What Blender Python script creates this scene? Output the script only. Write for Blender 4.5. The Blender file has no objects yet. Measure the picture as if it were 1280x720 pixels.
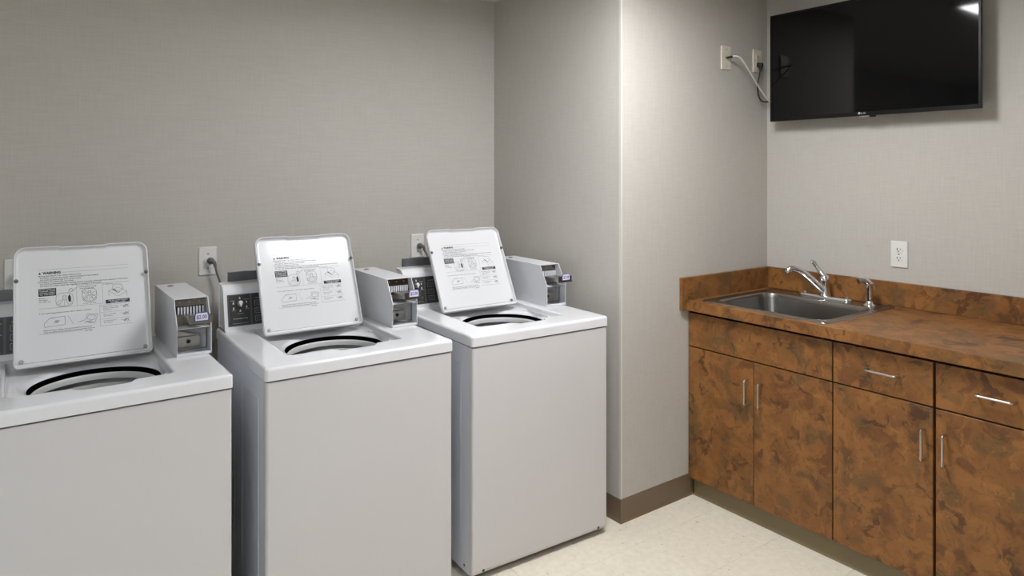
import bpy, bmesh, math, random
from mathutils import Vector, Matrix
random.seed(7)
SC = bpy.context.scene
COL = SC.collection
PI = math.pi

# ------------------------------------------------------------------ camera
CAM_H = 1.5187
cam_d = bpy.data.cameras.new('camera')
cam = bpy.data.objects.new('camera', cam_d); COL.objects.link(cam)
cam.location = (0, 0, CAM_H)
cam.rotation_euler = (PI/2, 0, -math.radians(36.2122))
cam_d.sensor_fit = 'HORIZONTAL'; cam_d.sensor_width = 36.0
cam_d.lens = 868.7576/1280*36.0
cam_d.shift_y = -(360-214.9148)/1280
cam_d.clip_start = 0.05
SC.camera = cam

# ------------------------------------------------------------------ world, exposure
SC.view_settings.view_transform = 'Standard'
SC.view_settings.look = 'None'
SC.view_settings.gamma = 1.0
SC.view_settings.use_curve_mapping = False
SC.view_settings.exposure = 1.2
wd = bpy.data.worlds.new('world'); SC.world = wd; wd.use_nodes = True
wd.node_tree.nodes['Background'].inputs['Color'].default_value = (0.6, 0.7, 0.85, 1)
wd.node_tree.nodes['Background'].inputs['Strength'].default_value = 0.3
LAMP_COLOR = (0.97, 0.98, 1.0)
FILL_COOL = (0.80, 0.90, 1.0)
LAMP_NEAR = 28.0       # emission strength of the fixture above the washers
FILL_LEFT = 9.0        # added cool fill from the left, no known fixture there

# ------------------------------------------------------------------ material helpers
def srgb(r, g, b):
    f = lambda c: (c/255/12.92) if c/255 <= 0.04045 else ((c/255+0.055)/1.055)**2.4
    return (f(r), f(g), f(b), 1)

def new_mat(name):
    m = bpy.data.materials.new(name); m.use_nodes = True
    nt = m.node_tree
    return m, nt, nt.nodes['Principled BSDF']

def plain(name, col, rough=0.5, metal=0.0, noise=0.0, nscale=40, bump=0.0, spec=None, coat=0.0):
    m, nt, b = new_mat(name)
    b.inputs['Base Color'].default_value = col
    b.inputs['Roughness'].default_value = rough
    b.inputs['Metallic'].default_value = metal
    if spec is not None: b.inputs['Specular IOR Level'].default_value = spec
    if coat: b.inputs['Coat Weight'].default_value = coat; b.inputs['Coat Roughness'].default_value = 0.08
    if noise or bump:
        tc = nt.nodes.new('ShaderNodeTexCoord')
        n = nt.nodes.new('ShaderNodeTexNoise'); n.inputs['Scale'].default_value = nscale
        n.inputs['Detail'].default_value = 4
        nt.links.new(tc.outputs['Object'], n.inputs['Vector'])
        if noise:
            mr = nt.nodes.new('ShaderNodeMapRange')
            mr.inputs['To Min'].default_value = 1-noise; mr.inputs['To Max'].default_value = 1+noise
            nt.links.new(n.outputs['Fac'], mr.inputs['Value'])
            mx = nt.nodes.new('ShaderNodeVectorMath'); mx.operation = 'SCALE'
            mx.inputs[0].default_value = col[:3]
            nt.links.new(mr.outputs['Result'], mx.inputs['Scale'])
            nt.links.new(mx.outputs['Vector'], b.inputs['Base Color'])
        if bump:
            bp = nt.nodes.new('ShaderNodeBump'); bp.inputs['Strength'].default_value = bump
            bp.inputs['Distance'].default_value = 0.002
            nt.links.new(n.outputs['Fac'], bp.inputs['Height'])
            nt.links.new(bp.outputs['Normal'], b.inputs['Normal'])
    return m

def wallpaper():
    m, nt, b = new_mat('linen_wallpaper')
    N, L = nt.nodes.new, nt.links.new
    tc = N('ShaderNodeTexCoord')
    def threads(sc, seed):
        mp = N('ShaderNodeMapping'); mp.inputs['Scale'].default_value = sc; mp.inputs['Location'].default_value = (seed,)*3
        n = N('ShaderNodeTexNoise'); n.inputs['Scale'].default_value = 1; n.inputs['Detail'].default_value = 3
        n.inputs['Roughness'].default_value = 0.6
        L(tc.outputs['Object'], mp.inputs['Vector']); L(mp.outputs['Vector'], n.inputs['Vector'])
        return n.outputs['Fac']
    v = threads((260, 260, 9), 1.3); h = threads((12, 12, 260), 8.1); big = threads((1.2, 1.2, 1.2), 3)
    add = N('ShaderNodeMath'); add.operation = 'ADD'; L(v, add.inputs[0]); L(h, add.inputs[1])
    cr = N('ShaderNodeValToRGB')
    cr.color_ramp.elements[0].position = 0.32; cr.color_ramp.elements[0].color = srgb(184, 179, 172)
    cr.color_ramp.elements[1].position = 0.68; cr.color_ramp.elements[1].color = srgb(197, 193, 186)
    hf = N('ShaderNodeMath'); hf.operation = 'MULTIPLY'; hf.inputs[1].default_value = 0.5
    L(add.outputs[0], hf.inputs[0]); L(hf.outputs[0], cr.inputs['Fac'])
    L(cr.outputs['Color'], b.inputs['Base Color'])
    b.inputs['Roughness'].default_value = 0.55
    b.inputs['Specular IOR Level'].default_value = 0.3
    bp = N('ShaderNodeBump'); bp.inputs['Strength'].default_value = 0.12; bp.inputs['Distance'].default_value = 0.001
    L(hf.outputs[0], bp.inputs['Height']); L(bp.outputs['Normal'], b.inputs['Normal'])
    return m

def laminate():
    m, nt, b = new_mat('rust_laminate')
    N, L = nt.nodes.new, nt.links.new
    tc = N('ShaderNodeTexCoord'); oi = N('ShaderNodeObjectInfo')
    off = N('ShaderNodeVectorMath'); off.operation = 'MULTIPLY_ADD'
    L(oi.outputs['Random'], off.inputs[0]); off.inputs[1].default_value = (13, 17, 11)
    L(tc.outputs['Object'], off.inputs[2])
    def warp(vec, scale, amt):
        n = N('ShaderNodeTexNoise'); n.inputs['Scale'].default_value = scale; n.inputs['Detail'].default_value = 3
        L(vec, n.inputs['Vector'])
        s = N('ShaderNodeVectorMath'); s.operation = 'SUBTRACT'; s.inputs[1].default_value = (.5, .5, .5)
        L(n.outputs['Color'], s.inputs[0])
        a = N('ShaderNodeVectorMath'); a.operation = 'MULTIPLY_ADD'; a.inputs[1].default_value = (amt,)*3
        L(s.outputs[0], a.inputs[0]); L(vec, a.inputs[2])
        return a.outputs[0]
    w1 = warp(off.outputs[0], 7, 0.10)
    w2 = warp(w1, 26, 0.055)
    w3 = warp(warp(w2, 48, 0.034), 120, .008)
    def noise(vec, scale, detail, dist, lo, hi, seed=0.0):
        mp = N('ShaderNodeMapping'); mp.inputs['Location'].default_value = (seed, seed*1.7, seed*.6)
        L(vec, mp.inputs['Vector'])
        n = N('ShaderNodeTexNoise'); n.inputs['Scale'].default_value = scale; n.inputs['Detail'].default_value = detail
        n.inputs['Distortion'].default_value = dist
        L(mp.outputs['Vector'], n.inputs['Vector'])
        r = N('ShaderNodeMapRange'); r.interpolation_type = 'SMOOTHSTEP'
        r.inputs['From Min'].default_value = lo; r.inputs['From Max'].default_value = hi
        L(n.outputs['Fac'], r.inputs['Value'])
        return r.outputs['Result']
    def mix(fac, a, c):
        x = N('ShaderNodeMix'); x.data_type = 'RGBA'; L(fac, x.inputs['Factor'])
        if isinstance(a, tuple): x.inputs['A'].default_value = a
        else: L(a, x.inputs['A'])
        x.inputs['B'].default_value = c
        return x.outputs['Result']
    def scale_fac(f, k):
        q = N('ShaderNodeMath'); q.operation = 'MULTIPLY'; q.inputs[1].default_value = k; L(f, q.inputs[0]); return q.outputs[0]
    c = mix(noise(w3, 10, 5, 0.5, .36, .66), srgb(127, 84, 44), srgb(145, 98, 52))
    c = mix(scale_fac(noise(w1, 9, 4, 0.2, .50, .64, 4.0), .7), c, srgb(100, 77, 47))      # olive grey clouds
    c = mix(scale_fac(noise(w2, 10, 4, 0.5, .54, .66, 9.0), .65), c, srgb(94, 58, 33))      # rusty brown patches
    c = mix(scale_fac(noise(w3, 12, 3, 1.0, .58, .66, 15.0), .72), c, srgb(67, 45, 30))      # dark curled cores
    c = mix(scale_fac(noise(w3, 16, 4, 0.9, .56, .70, 21.0), .55), c, srgb(159, 107, 57))    # orange flecks
    c = mix(scale_fac(noise(w3, 34, 5, 1.6, .52, .66, 27.0), .38), c, srgb(72, 49, 31))     # fine curls
    L(c, b.inputs['Base Color'])
    b.inputs['Roughness'].default_value = 0.42
    b.inputs['Specular IOR Level'].default_value = 0.35
    return m

def vinyl_tile():
    m, nt, b = new_mat('speckled_vinyl_tile')
    N, L = nt.nodes.new, nt.links.new
    tc = N('ShaderNodeTexCoord'); oi = N('ShaderNodeObjectInfo')
    off = N('ShaderNodeVectorMath'); off.operation = 'MULTIPLY_ADD'
    L(oi.outputs['Random'], off.inputs[0]); off.inputs[1].default_value = (31, 17, 11); L(tc.outputs['Object'], off.inputs[2])
    n1 = N('ShaderNodeTexNoise'); n1.inputs['Scale'].default_value = 38; n1.inputs['Detail'].default_value = 4
    n2 = N('ShaderNodeTexNoise'); n2.inputs['Scale'].default_value = 75; n2.inputs['Detail'].default_value = 2
    n3 = N('ShaderNodeTexNoise'); n3.inputs['Scale'].default_value = 5
    for n in (n1, n2, n3): L(off.outputs[0], n.inputs['Vector'])
    cr = N('ShaderNodeValToRGB')
    cr.color_ramp.elements[0].position = .3; cr.color_ramp.elements[0].color = srgb(223, 213, 195)
    cr.color_ramp.elements[1].position = .7; cr.color_ramp.elements[1].color = srgb(233, 225, 209)
    L(n1.outputs['Fac'], cr.inputs['Fac'])
    r = N('ShaderNodeMapRange'); r.inputs['From Min'].default_value = .69; r.inputs['From Max'].default_value = .73
    L(n2.outputs['Fac'], r.inputs['Value'])
    fm = N('ShaderNodeMath'); fm.operation = 'MULTIPLY'; fm.inputs[1].default_value = .55; L(r.outputs['Result'], fm.inputs[0])
    x = N('ShaderNodeMix'); x.data_type = 'RGBA'; L(fm.outputs[0], x.inputs['Factor'])
    L(cr.outputs['Color'], x.inputs['A']); x.inputs['B'].default_value = srgb(140, 118, 92)
    hs = N('ShaderNodeHueSaturation')
    mr = N('ShaderNodeMapRange'); mr.inputs['To Min'].default_value = .992; mr.inputs['To Max'].default_value = 1.004
    L(oi.outputs['Random'], mr.inputs['Value']); L(mr.outputs['Result'], hs.inputs['Value']); L(x.outputs['Result'], hs.inputs['Color'])
    L(hs.outputs['Color'], b.inputs['Base Color'])
    rr = N('ShaderNodeMapRange'); rr.inputs['To Min'].default_value = .42; rr.inputs['To Max'].default_value = .46
    L(n3.outputs['Fac'], rr.inputs['Value']); L(rr.outputs['Result'], b.inputs['Roughness'])
    return m

def brushed(name, col, rough, axis_scale):
    m, nt, b = new_mat(name)
    N, L = nt.nodes.new, nt.links.new
    tc = N('ShaderNodeTexCoord'); mp = N('ShaderNodeMapping'); mp.inputs['Scale'].default_value = axis_scale
    n = N('ShaderNodeTexNoise'); n.inputs['Scale'].default_value = 1; n.inputs['Detail'].default_value = 3
    L(tc.outputs['Object'], mp.inputs['Vector']); L(mp.outputs['Vector'], n.inputs['Vector'])
    r = N('ShaderNodeMapRange'); r.inputs['To Min'].default_value = rough-.01; r.inputs['To Max'].default_value = rough+.01
    L(n.outputs['Fac'], r.inputs['Value']); L(r.outputs['Result'], b.inputs['Roughness'])
    b.inputs['Base Color'].default_value = col; b.inputs['Metallic'].default_value = 1
    return m

def emitter(name, col, strength):
    m, nt, b = new_mat(name)
    b.inputs['Base Color'].default_value = (.8, .8, .8, 1)
    b.inputs['Emission Color'].default_value = (*col, 1)
    b.inputs['Emission Strength'].default_value = strength
    return m

M = dict(
    wall=wallpaper(), lam=laminate(), tile=vinyl_tile(),
    ceiling=plain('ceiling_paint', srgb(226, 225, 220), .8, noise=.03, nscale=60),
    floor_base=plain('floor_adhesive', srgb(196, 184, 164), .8, noise=.05),
    guard=plain('corner_guard_vinyl', srgb(206, 203, 196), .45, noise=.02),
    cove=plain('brown_vinyl_base', srgb(112, 95, 74), .38, noise=.06, nscale=12),
    cove_olive=plain('olive_vinyl_base', srgb(122, 108, 78), .42, noise=.08, nscale=12),
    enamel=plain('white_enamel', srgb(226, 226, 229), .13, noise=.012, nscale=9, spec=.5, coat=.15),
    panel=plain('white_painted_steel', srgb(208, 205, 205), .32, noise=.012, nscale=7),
    side=plain('white_painted_side', srgb(214, 216, 222), .3, noise=.012, nscale=7),
    lid=plain('white_lid_enamel', srgb(220, 220, 222), .15, noise=.012, nscale=6, spec=.45),
    coin=plain('grey_white_powdercoat', srgb(214, 215, 219), .42, noise=.02, nscale=160, bump=.06),
    plastic=plain('pale_grey_plastic', srgb(205, 204, 204), .35, noise=.02),
    basket=plain('basket_enamel', srgb(196, 195, 190), .3, noise=.03),
    dark=plain('dark_cavity', srgb(26, 25, 24), .8, noise=.1),
    tubdark=plain('outer_tub', srgb(16, 15, 15), .8, noise=.1),
    ink=plain('black_ink', srgb(34, 34, 36), .6, noise=.03),
    ink_grey=plain('grey_ink', srgb(112, 112, 114), .6, noise=.03),
    paper_white=plain('white_ink', srgb(225, 225, 226), .5, noise=.02),
    console_black=plain('charcoal_panel', srgb(52, 51, 51), .38, noise=.05),
    console_frame=plain('grey_panel_frame', srgb(84, 84, 84), .35, noise=.05),
    steel=plain('zinc_steel', srgb(170, 168, 164), .3, 1, noise=.08, nscale=60),
    darksteel=plain('grimy_steel', srgb(142, 137, 128), .38, 1, noise=.15, nscale=60),
    bronze=plain('bronze_coin_plate', srgb(92, 80, 62), .38, .8, noise=.15, nscale=90),
    brown_knob=plain('brown_slide_grip', srgb(70, 48, 44), .4, .3, noise=.08),
    blue=plain('blue_tag_border', srgb(74, 78, 128), .5, noise=.04),
    tagface=plain('lavender_tag_face', srgb(206, 206, 226), .5, noise=.03),
    galv=plain('dented_grey_metal', srgb(118, 120, 124), .4, .7, noise=.22, nscale=22, bump=.5),
    ivory=plain('ivory_plastic', srgb(221, 214, 198), .35, noise=.02),
    white_plate=plain('white_plastic', srgb(226, 224, 220), .32, noise=.02),
    slot=plain('slot_dark', srgb(48, 44, 40), .7, noise=.05),
    greyplug=plain('grey_rubber', srgb(106, 104, 100), .55, noise=.05),
    blackplug=plain('black_rubber', srgb(24, 24, 24), .5, noise=.05),
    coax=plain('white_cable', srgb(212, 208, 198), .4, noise=.03),
    tvbody=plain('tv_black_plastic', srgb(12, 12, 13), .35, spec=.25, noise=.05),
    screen=plain('tv_screen_glass', srgb(11, 11, 12), .06, noise=.03, spec=.3),
    logo=plain('silver_logo', srgb(205, 205, 205), .3, .3, noise=.02),
    carcass=plain('dark_cabinet_edge', srgb(22, 15, 11), .7, noise=.1),
    nickel=plain('satin_nickel', srgb(196, 190, 182), .28, 1, noise=.05, nscale=80),
    stainless=brushed('brushed_stainless', srgb(150, 147, 143), .27, (9, 9, 9)),
    chrome=plain('chrome', srgb(222, 222, 224), .07, 1, noise=.02),
    troffer=plain('white_fixture_metal', srgb(235, 235, 235), .4, noise=.02),
    lamp_near=emitter('diffuser_near', LAMP_COLOR, LAMP_NEAR),
    fill_left=emitter('fill_diffuser_left', FILL_COOL, FILL_LEFT),
)

# ------------------------------------------------------------------ mesh helpers
class MB:
    def __init__(s): s.bm = bmesh.new()
    def box(s, x0, x1, y0, y1, z0, z1, bev=0.0, seg=2):
        t = bmesh.new()
        v = [t.verts.new(p) for p in [(x0,y0,z0),(x1,y0,z0),(x1,y1,z0),(x0,y1,z0),(x0,y0,z1),(x1,y0,z1),(x1,y1,z1),(x0,y1,z1)]]
        for f in [(3,2,1,0),(4,5,6,7),(0,1,5,4),(1,2,6,5),(2,3,7,6),(3,0,4,7)]: t.faces.new([v[i] for i in f])
        if bev: bmesh.ops.bevel(t, geom=list(t.edges), offset=bev, segments=seg, affect='EDGES', profile=.5)
        s.merge(t); return s
    def merge(s, t, mat=None):
        if mat is not None: bmesh.ops.transform(t, matrix=mat, verts=t.verts)
        me = bpy.data.meshes.new('tmp'); t.to_mesh(me); t.free(); s.bm.from_mesh(me); bpy.data.meshes.remove(me); return s
    def loft(s, loops, cap0=True, cap1=True, closed=True):
        vs = [[s.bm.verts.new(p) for p in lp] for lp in loops]
        n = len(vs[0])
        for a, b in zip(vs, vs[1:]):
            for i in range(n if closed else n-1):
                j = (i+1) % n
                try: s.bm.faces.new((a[i], a[j], b[j], b[i]))
                except ValueError: pass
        if cap0: s.bm.faces.new(vs[0][::-1])
        if cap1: s.bm.faces.new(vs[-1])
        return s
    def prism(s, pts, lo, hi, axis):
        # pts 2-D in the other two axes (order x,y,z with axis removed)
        def P(p, h):
            q = list(p); q.insert(axis, h); return q
        return s.loft([[P(p, lo) for p in pts], [P(p, hi) for p in pts]])
    def lathe(s, prof, c, axis=(0, 0, 1), n=24, cap0=True, cap1=True):
        a = Vector(axis).normalized(); u = a.orthogonal().normalized(); w = a.cross(u)
        c = Vector(c)
        loops = [[c + a*h + (u*math.cos(2*PI*i/n) + w*math.sin(2*PI*i/n))*r for i in range(n)] for r, h in prof]
        return s.loft(loops, cap0, cap1)
    def cyl(s, p, q, r, n=16, r2=None):
        p, q = Vector(p), Vector(q); d = q-p
        return s.lathe([(r, 0), (r if r2 is None else r2, d.length)], p, d, n)
    def tube(s, pts, r, n=10, sub=6):
        P = [Vector(p) for p in pts]
        R = list(r) if isinstance(r, (list, tuple)) else [r]*len(P)
        out, rad = [], []
        if sub > 1:
            for i in range(len(P)-1):
                p0, p1, p2, p3 = P[max(i-1, 0)], P[i], P[i+1], P[min(i+2, len(P)-1)]
                for k in range(sub):
                    t = k/sub
                    out.append(.5*((2*p1)+(p2-p0)*t+(2*p0-5*p1+4*p2-p3)*t*t+(3*p1-p0-3*p2+p3)*t**3)); rad.append(R[i]*(1-t)+R[i+1]*t)
            out.append(P[-1]); rad.append(R[-1])
        else: out, rad = P, R
        nrm = None; loops = []
        for i, p in enumerate(out):
            d = (out[min(i+1, len(out)-1)] - out[max(i-1, 0)]).normalized()
            nrm = d.orthogonal().normalized() if nrm is None else (nrm - d*nrm.dot(d)).normalized()
            b = d.cross(nrm)
            loops.append([p + (nrm*math.cos(2*PI*k/n) + b*math.sin(2*PI*k/n))*rad[i] for k in range(n)])
        return s.loft(loops)
    def quad(s, *pts):
        s.bm.faces.new([s.bm.verts.new(p) for p in pts]); return s
    def build(s, name, mat, parent=None, origin=None, angle=35, smooth=True):
        bm = s.bm
        bmesh.ops.recalc_face_normals(bm, faces=bm.faces)
        if origin is not None: bmesh.ops.translate(bm, vec=-Vector(origin), verts=bm.verts)
        me = bpy.data.meshes.new(name); bm.to_mesh(me); bm.free()
        me.materials.append(mat)
        if smooth:
            for p in me.polygons: p.use_smooth = True
            me.set_sharp_from_angle(angle=math.radians(angle))
        o = bpy.data.objects.new(name, me); COL.objects.link(o)
        if smooth:
            wn = o.modifiers.new('weighted_normals', 'WEIGHTED_NORMAL'); wn.keep_sharp = True; wn.weight = 100
        if origin is not None: o.location = origin
        if parent: o.parent = parent
        return o

def rrect(x0, x1, y0, y1, r, z, n=6):
    pts = []
    for cx, cy, a0 in ((x1-r, y1-r, 0), (x0+r, y1-r, 90), (x0+r, y0+r, 180), (x1-r, y0+r, 270)):
        for k in range(n+1):
            a = math.radians(a0 + 90*k/n); pts.append((cx+r*math.cos(a), cy+r*math.sin(a), z))
    return pts

def tag(o, label=None, cat=None, group=None, kind=None):
    if label: o['label'] = label
    if cat: o['category'] = cat
    if group: o['group'] = group
    if kind: o['kind'] = kind
    return o
def thing(name, label, cat, loc=(0, 0, 0), rz=0.0, group=None):
    o = bpy.data.objects.new(name, None); COL.objects.link(o)
    o.empty_display_size = .1; o.location = loc; o.rotation_euler = (0, 0, rz)
    return tag(o, label, cat, group)
def struct(name, mb, mat, label):
    return tag(mb.build(name, mat), label, None, None, 'structure')
def copy_tree(o, parent=None):
    c = o.copy(); COL.objects.link(c)
    if parent: c.parent = parent
    for ch in list(o.children): copy_tree(ch, c)
    return c

_tc = {}
def text_geo(body, off=.012):
    if body in _tc: return _tc[body]
    cu = bpy.data.curves.new('t', 'FONT'); cu.body = body; cu.resolution_u = 2; cu.size = 1; cu.offset = .05 if body == 'WARNING' else off
    ob = bpy.data.objects.new('t', cu); COL.objects.link(ob)
    dg = bpy.context.evaluated_depsgraph_get()
    me = bpy.data.meshes.new_from_object(ob.evaluated_get(dg))
    V = [tuple(v.co) for v in me.vertices]; F = [tuple(p.vertices) for p in me.polygons]
    bpy.data.objects.remove(ob); bpy.data.curves.remove(cu); bpy.data.meshes.remove(me)
    _tc[body] = (V, F); return V, F
def put_text(mb, body, x0, x1, y, h, frame, skew=0.0):
    """flat lettering: x0..x1 wide, baseline y, cap height h; frame maps (x, y) to 3-D"""
    V, F = text_geo(body)
    a0 = min(v[0] for v in V); a1 = max(v[0] for v in V)
    vs = [mb.bm.verts.new(frame(x0+(v[0]-a0)/(a1-a0)*(x1-x0), y+v[1]/.7*h)) for v in V]
    for f in F:
        try: mb.bm.faces.new([vs[i] for i in f])
        except ValueError: pass
def put_line(mb, pts, w, frame, closed=False):
    P = [Vector(p) for p in pts]
    if closed: P.append(P[0])
    for a, b in zip(P, P[1:]):
        d = (b-a)
        if d.length < 1e-9: continue
        d.normalize(); n = Vector((-d.y, d.x))*w/2
        mb.bm.faces.new([mb.bm.verts.new(frame(*q)) for q in (a-n, b-n, b+n, a+n)])

# ------------------------------------------------------------------ room shell
XB, YB, XC, YA = 2.1593, 2.1517, 3.2340, 3.1142     # alcove side, sink wall, right wall, back wall
XL, YF, ZC = -1.70, -1.30, 2.4430
T = .1
struct('floor', MB().box(XL, XC, YF, YA, -.06, -.0022), M['floor_base'], 'floor laid with square cream vinyl tiles')
struct('ceiling', MB().box(XL-T, XC+T, YF-T, YA+T, ZC, ZC+.08), M['ceiling'], 'off-white flat ceiling')
struct('wall_back', MB().box(XL-T, XB+T, YA, YA+T, 0, ZC), M['wall'], 'greige linen-look wallpapered wall behind the washers')
struct('wall_alcove', MB().box(XB, XB+T, YB+T, YA, 0, ZC), M['wall'], 'short wallpapered return wall beside the rightmost washer')
struct('wall_sink', MB().box(XB, XC+T, YB, YB+T, 0, ZC), M['wall'], 'wallpapered wall left of the sink with two cable plates')
struct('wall_right', MB().box(XC, XC+T, YF-T, YB, 0, ZC), M['wall'], 'wallpapered wall behind the television and the counter')
struct('wall_left', MB().box(XL-T, XL, YF, YA, 0, ZC), M['wall'], 'wallpapered left wall outside the picture')
struct('wall_front', MB().box(XL-T, XC, YF-T, YF, 0, ZC), M['wall'], 'wallpapered wall behind the camera')
# vinyl tiles, one object each
fl = bpy.data.objects['floor']
TS = .3085; gap = .0004
me_cache = {}
x_lines = [1.876 + TS*k for k in range(-13, 6)]; y_lines = [1.678 + TS*k for k in range(-11, 6)]
for i in range(len(x_lines)-1):
    for j in range(len(y_lines)-1):
        x0, x1 = max(x_lines[i], XL), min(x_lines[i+1], XC); y0, y1 = max(y_lines[j], YF), min(y_lines[j+1], YA)
        if x1-x0 < .02 or y1-y0 < .02 or (x0 > XB and y0 > YB): continue
        key = (round(x1-x0, 4), round(y1-y0, 4))
        if key in me_cache:
            o = bpy.data.objects.new('floor_tile', me_cache[key]); COL.objects.link(o)
        else:
            hx, hy = (x1-x0)/2-gap, (y1-y0)/2-gap
            o = MB().loft([rrect(-hx, hx, -hy, hy, .0004, -.0022, 1), rrect(-hx, hx, -hy, hy, .0004, -.0004, 1), rrect(-hx+.0006, hx-.0006, -hy+.0006, hy-.0006, .0004, 0, 1)], cap0=False).build('floor_tile', M['tile'], smooth=False)
            me_cache[key] = o.data
        o.location = ((x0+x1)/2, (y0+y1)/2, 0); o.parent = fl
# vinyl cove base
def cove(d):   # profile: distance from wall, height
    return [(0, 0), (.013, 0), (.0125, .002), (.007, .008), (.0045, .018), (.004, .0965), (.0025, .099), (0, .099)]
def cove_run(name, a, b, nrm, mat, label, h=1.0, mitre=(0, 0)):
    a, b, nrm = Vector(a), Vector(b), Vector(nrm); d = (b-a).normalized()
    loops = [[tuple(p + nrm*q[0] + Vector((0, 0, q[1]*h)) + d*q[0]*mt) for q in cove(0)] for p, mt in ((a, mitre[0]), (b, mitre[1]))]
    mb = MB(); mb.loft(loops); return struct(name, mb, mat, label)
cove_run('baseboard_back', (XL, YA, 0), (XB, YA, 0), (0, -1, 0), M['cove'], 'brown vinyl cove base along the back wall', mitre=(0, -1))
cove_run('baseboard_alcove', (XB, YA, 0), (XB, YB, 0), (-1, 0, 0), M['cove'], 'brown vinyl cove base beside the rightmost washer', mitre=(1, 1))
cove_run('baseboard_sink', (XB, YB, 0), (2.632, YB, 0), (0, -1, 0), M['cove'], 'brown vinyl cove base between outside corner and cabinet', mitre=(-1, 0))
cove_run('baseboard_right', (2.6345, YB-.014, 0), (2.6345, .36, 0), (-1, 0, 0), M['cove_olive'], 'olive-brown vinyl toe kick strip under the cabinets', h=.86)
g = MB()
g.prism([(XB-.0009, YB-.0009), (XB+.010, YB-.0009), (XB+.010, YB-.0002), (XB-.0002, YB-.0002), (XB-.0002, YB+.010), (XB-.0009, YB+.010)], .1, ZC, 2)
struct('trim_1', g, M['guard'], 'thin pale corner guard on the outside wall corner')

# ------------------------------------------------------------------ ceiling fixtures (the lamp over the washers and an added left fill)
def ceiling_light(x, y, w, d, mat, label):
    t = thing('ceiling_light', label, 'ceiling light', (x, y, ZC))
    f = MB(); h = .03
    for a in ((-w/2-.03, -w/2, -d/2-.03, d/2+.03), (w/2, w/2+.03, -d/2-.03, d/2+.03), (-w/2, w/2, -d/2-.03, -d/2), (-w/2, w/2, d/2, d/2+.03)):
        f.box(a[0], a[1], a[2], a[3], -h, 0)
    f.build('fixture_frame', M['troffer'], t, smooth=False)
    MB().box(-w/2, w/2, -d/2, d/2, -h+.006, -.012).build('diffuser', mat, t, smooth=False)
    return t
ceiling_light(1.70, 1.485, .76, .265, M['lamp_near'], 'rectangular ceiling light above the space in front of the rightmost washer')
ceiling_light(-.95, -.25, 1.18, .56, M['fill_left'], 'added cool fill panel on the ceiling at left, out of view')  # guessed source, added to give left-facing sides a cool light

# ------------------------------------------------------------------ washers
WW, WD = .6565, .6922
def Lc(u, v, z): return (u-WW/2, v-WD/2, z)
WPOS = {1: (-.1028, 2.1781, -.327), 2: (.6511, 2.1688, -1.6456), 3: (1.3926, 2.1482, -2.4786)}
def w_glob(i, u, v, z=0):
    x, y, r = WPOS[i]; r = math.radians(r)
    return (x+u*math.cos(r)-v*math.sin(r), y+u*math.sin(r)+v*math.cos(r), z)
W_LABELS = {
    1: 'white coin-operated top-load washer at far left, its open lid leaning upright least',
    2: 'white coin-operated top-load washer in the middle, open lid with bright glare',
    3: 'white coin-operated top-load washer at right beside the wall corner, lid open'}

def shift(bm_builder):   # local u,v,z -> centred coordinates
    bmesh.ops.translate(bm_builder.bm, vec=(-WW/2, -WD/2, 0), verts=bm_builder.bm.verts); return bm_builder

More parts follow.
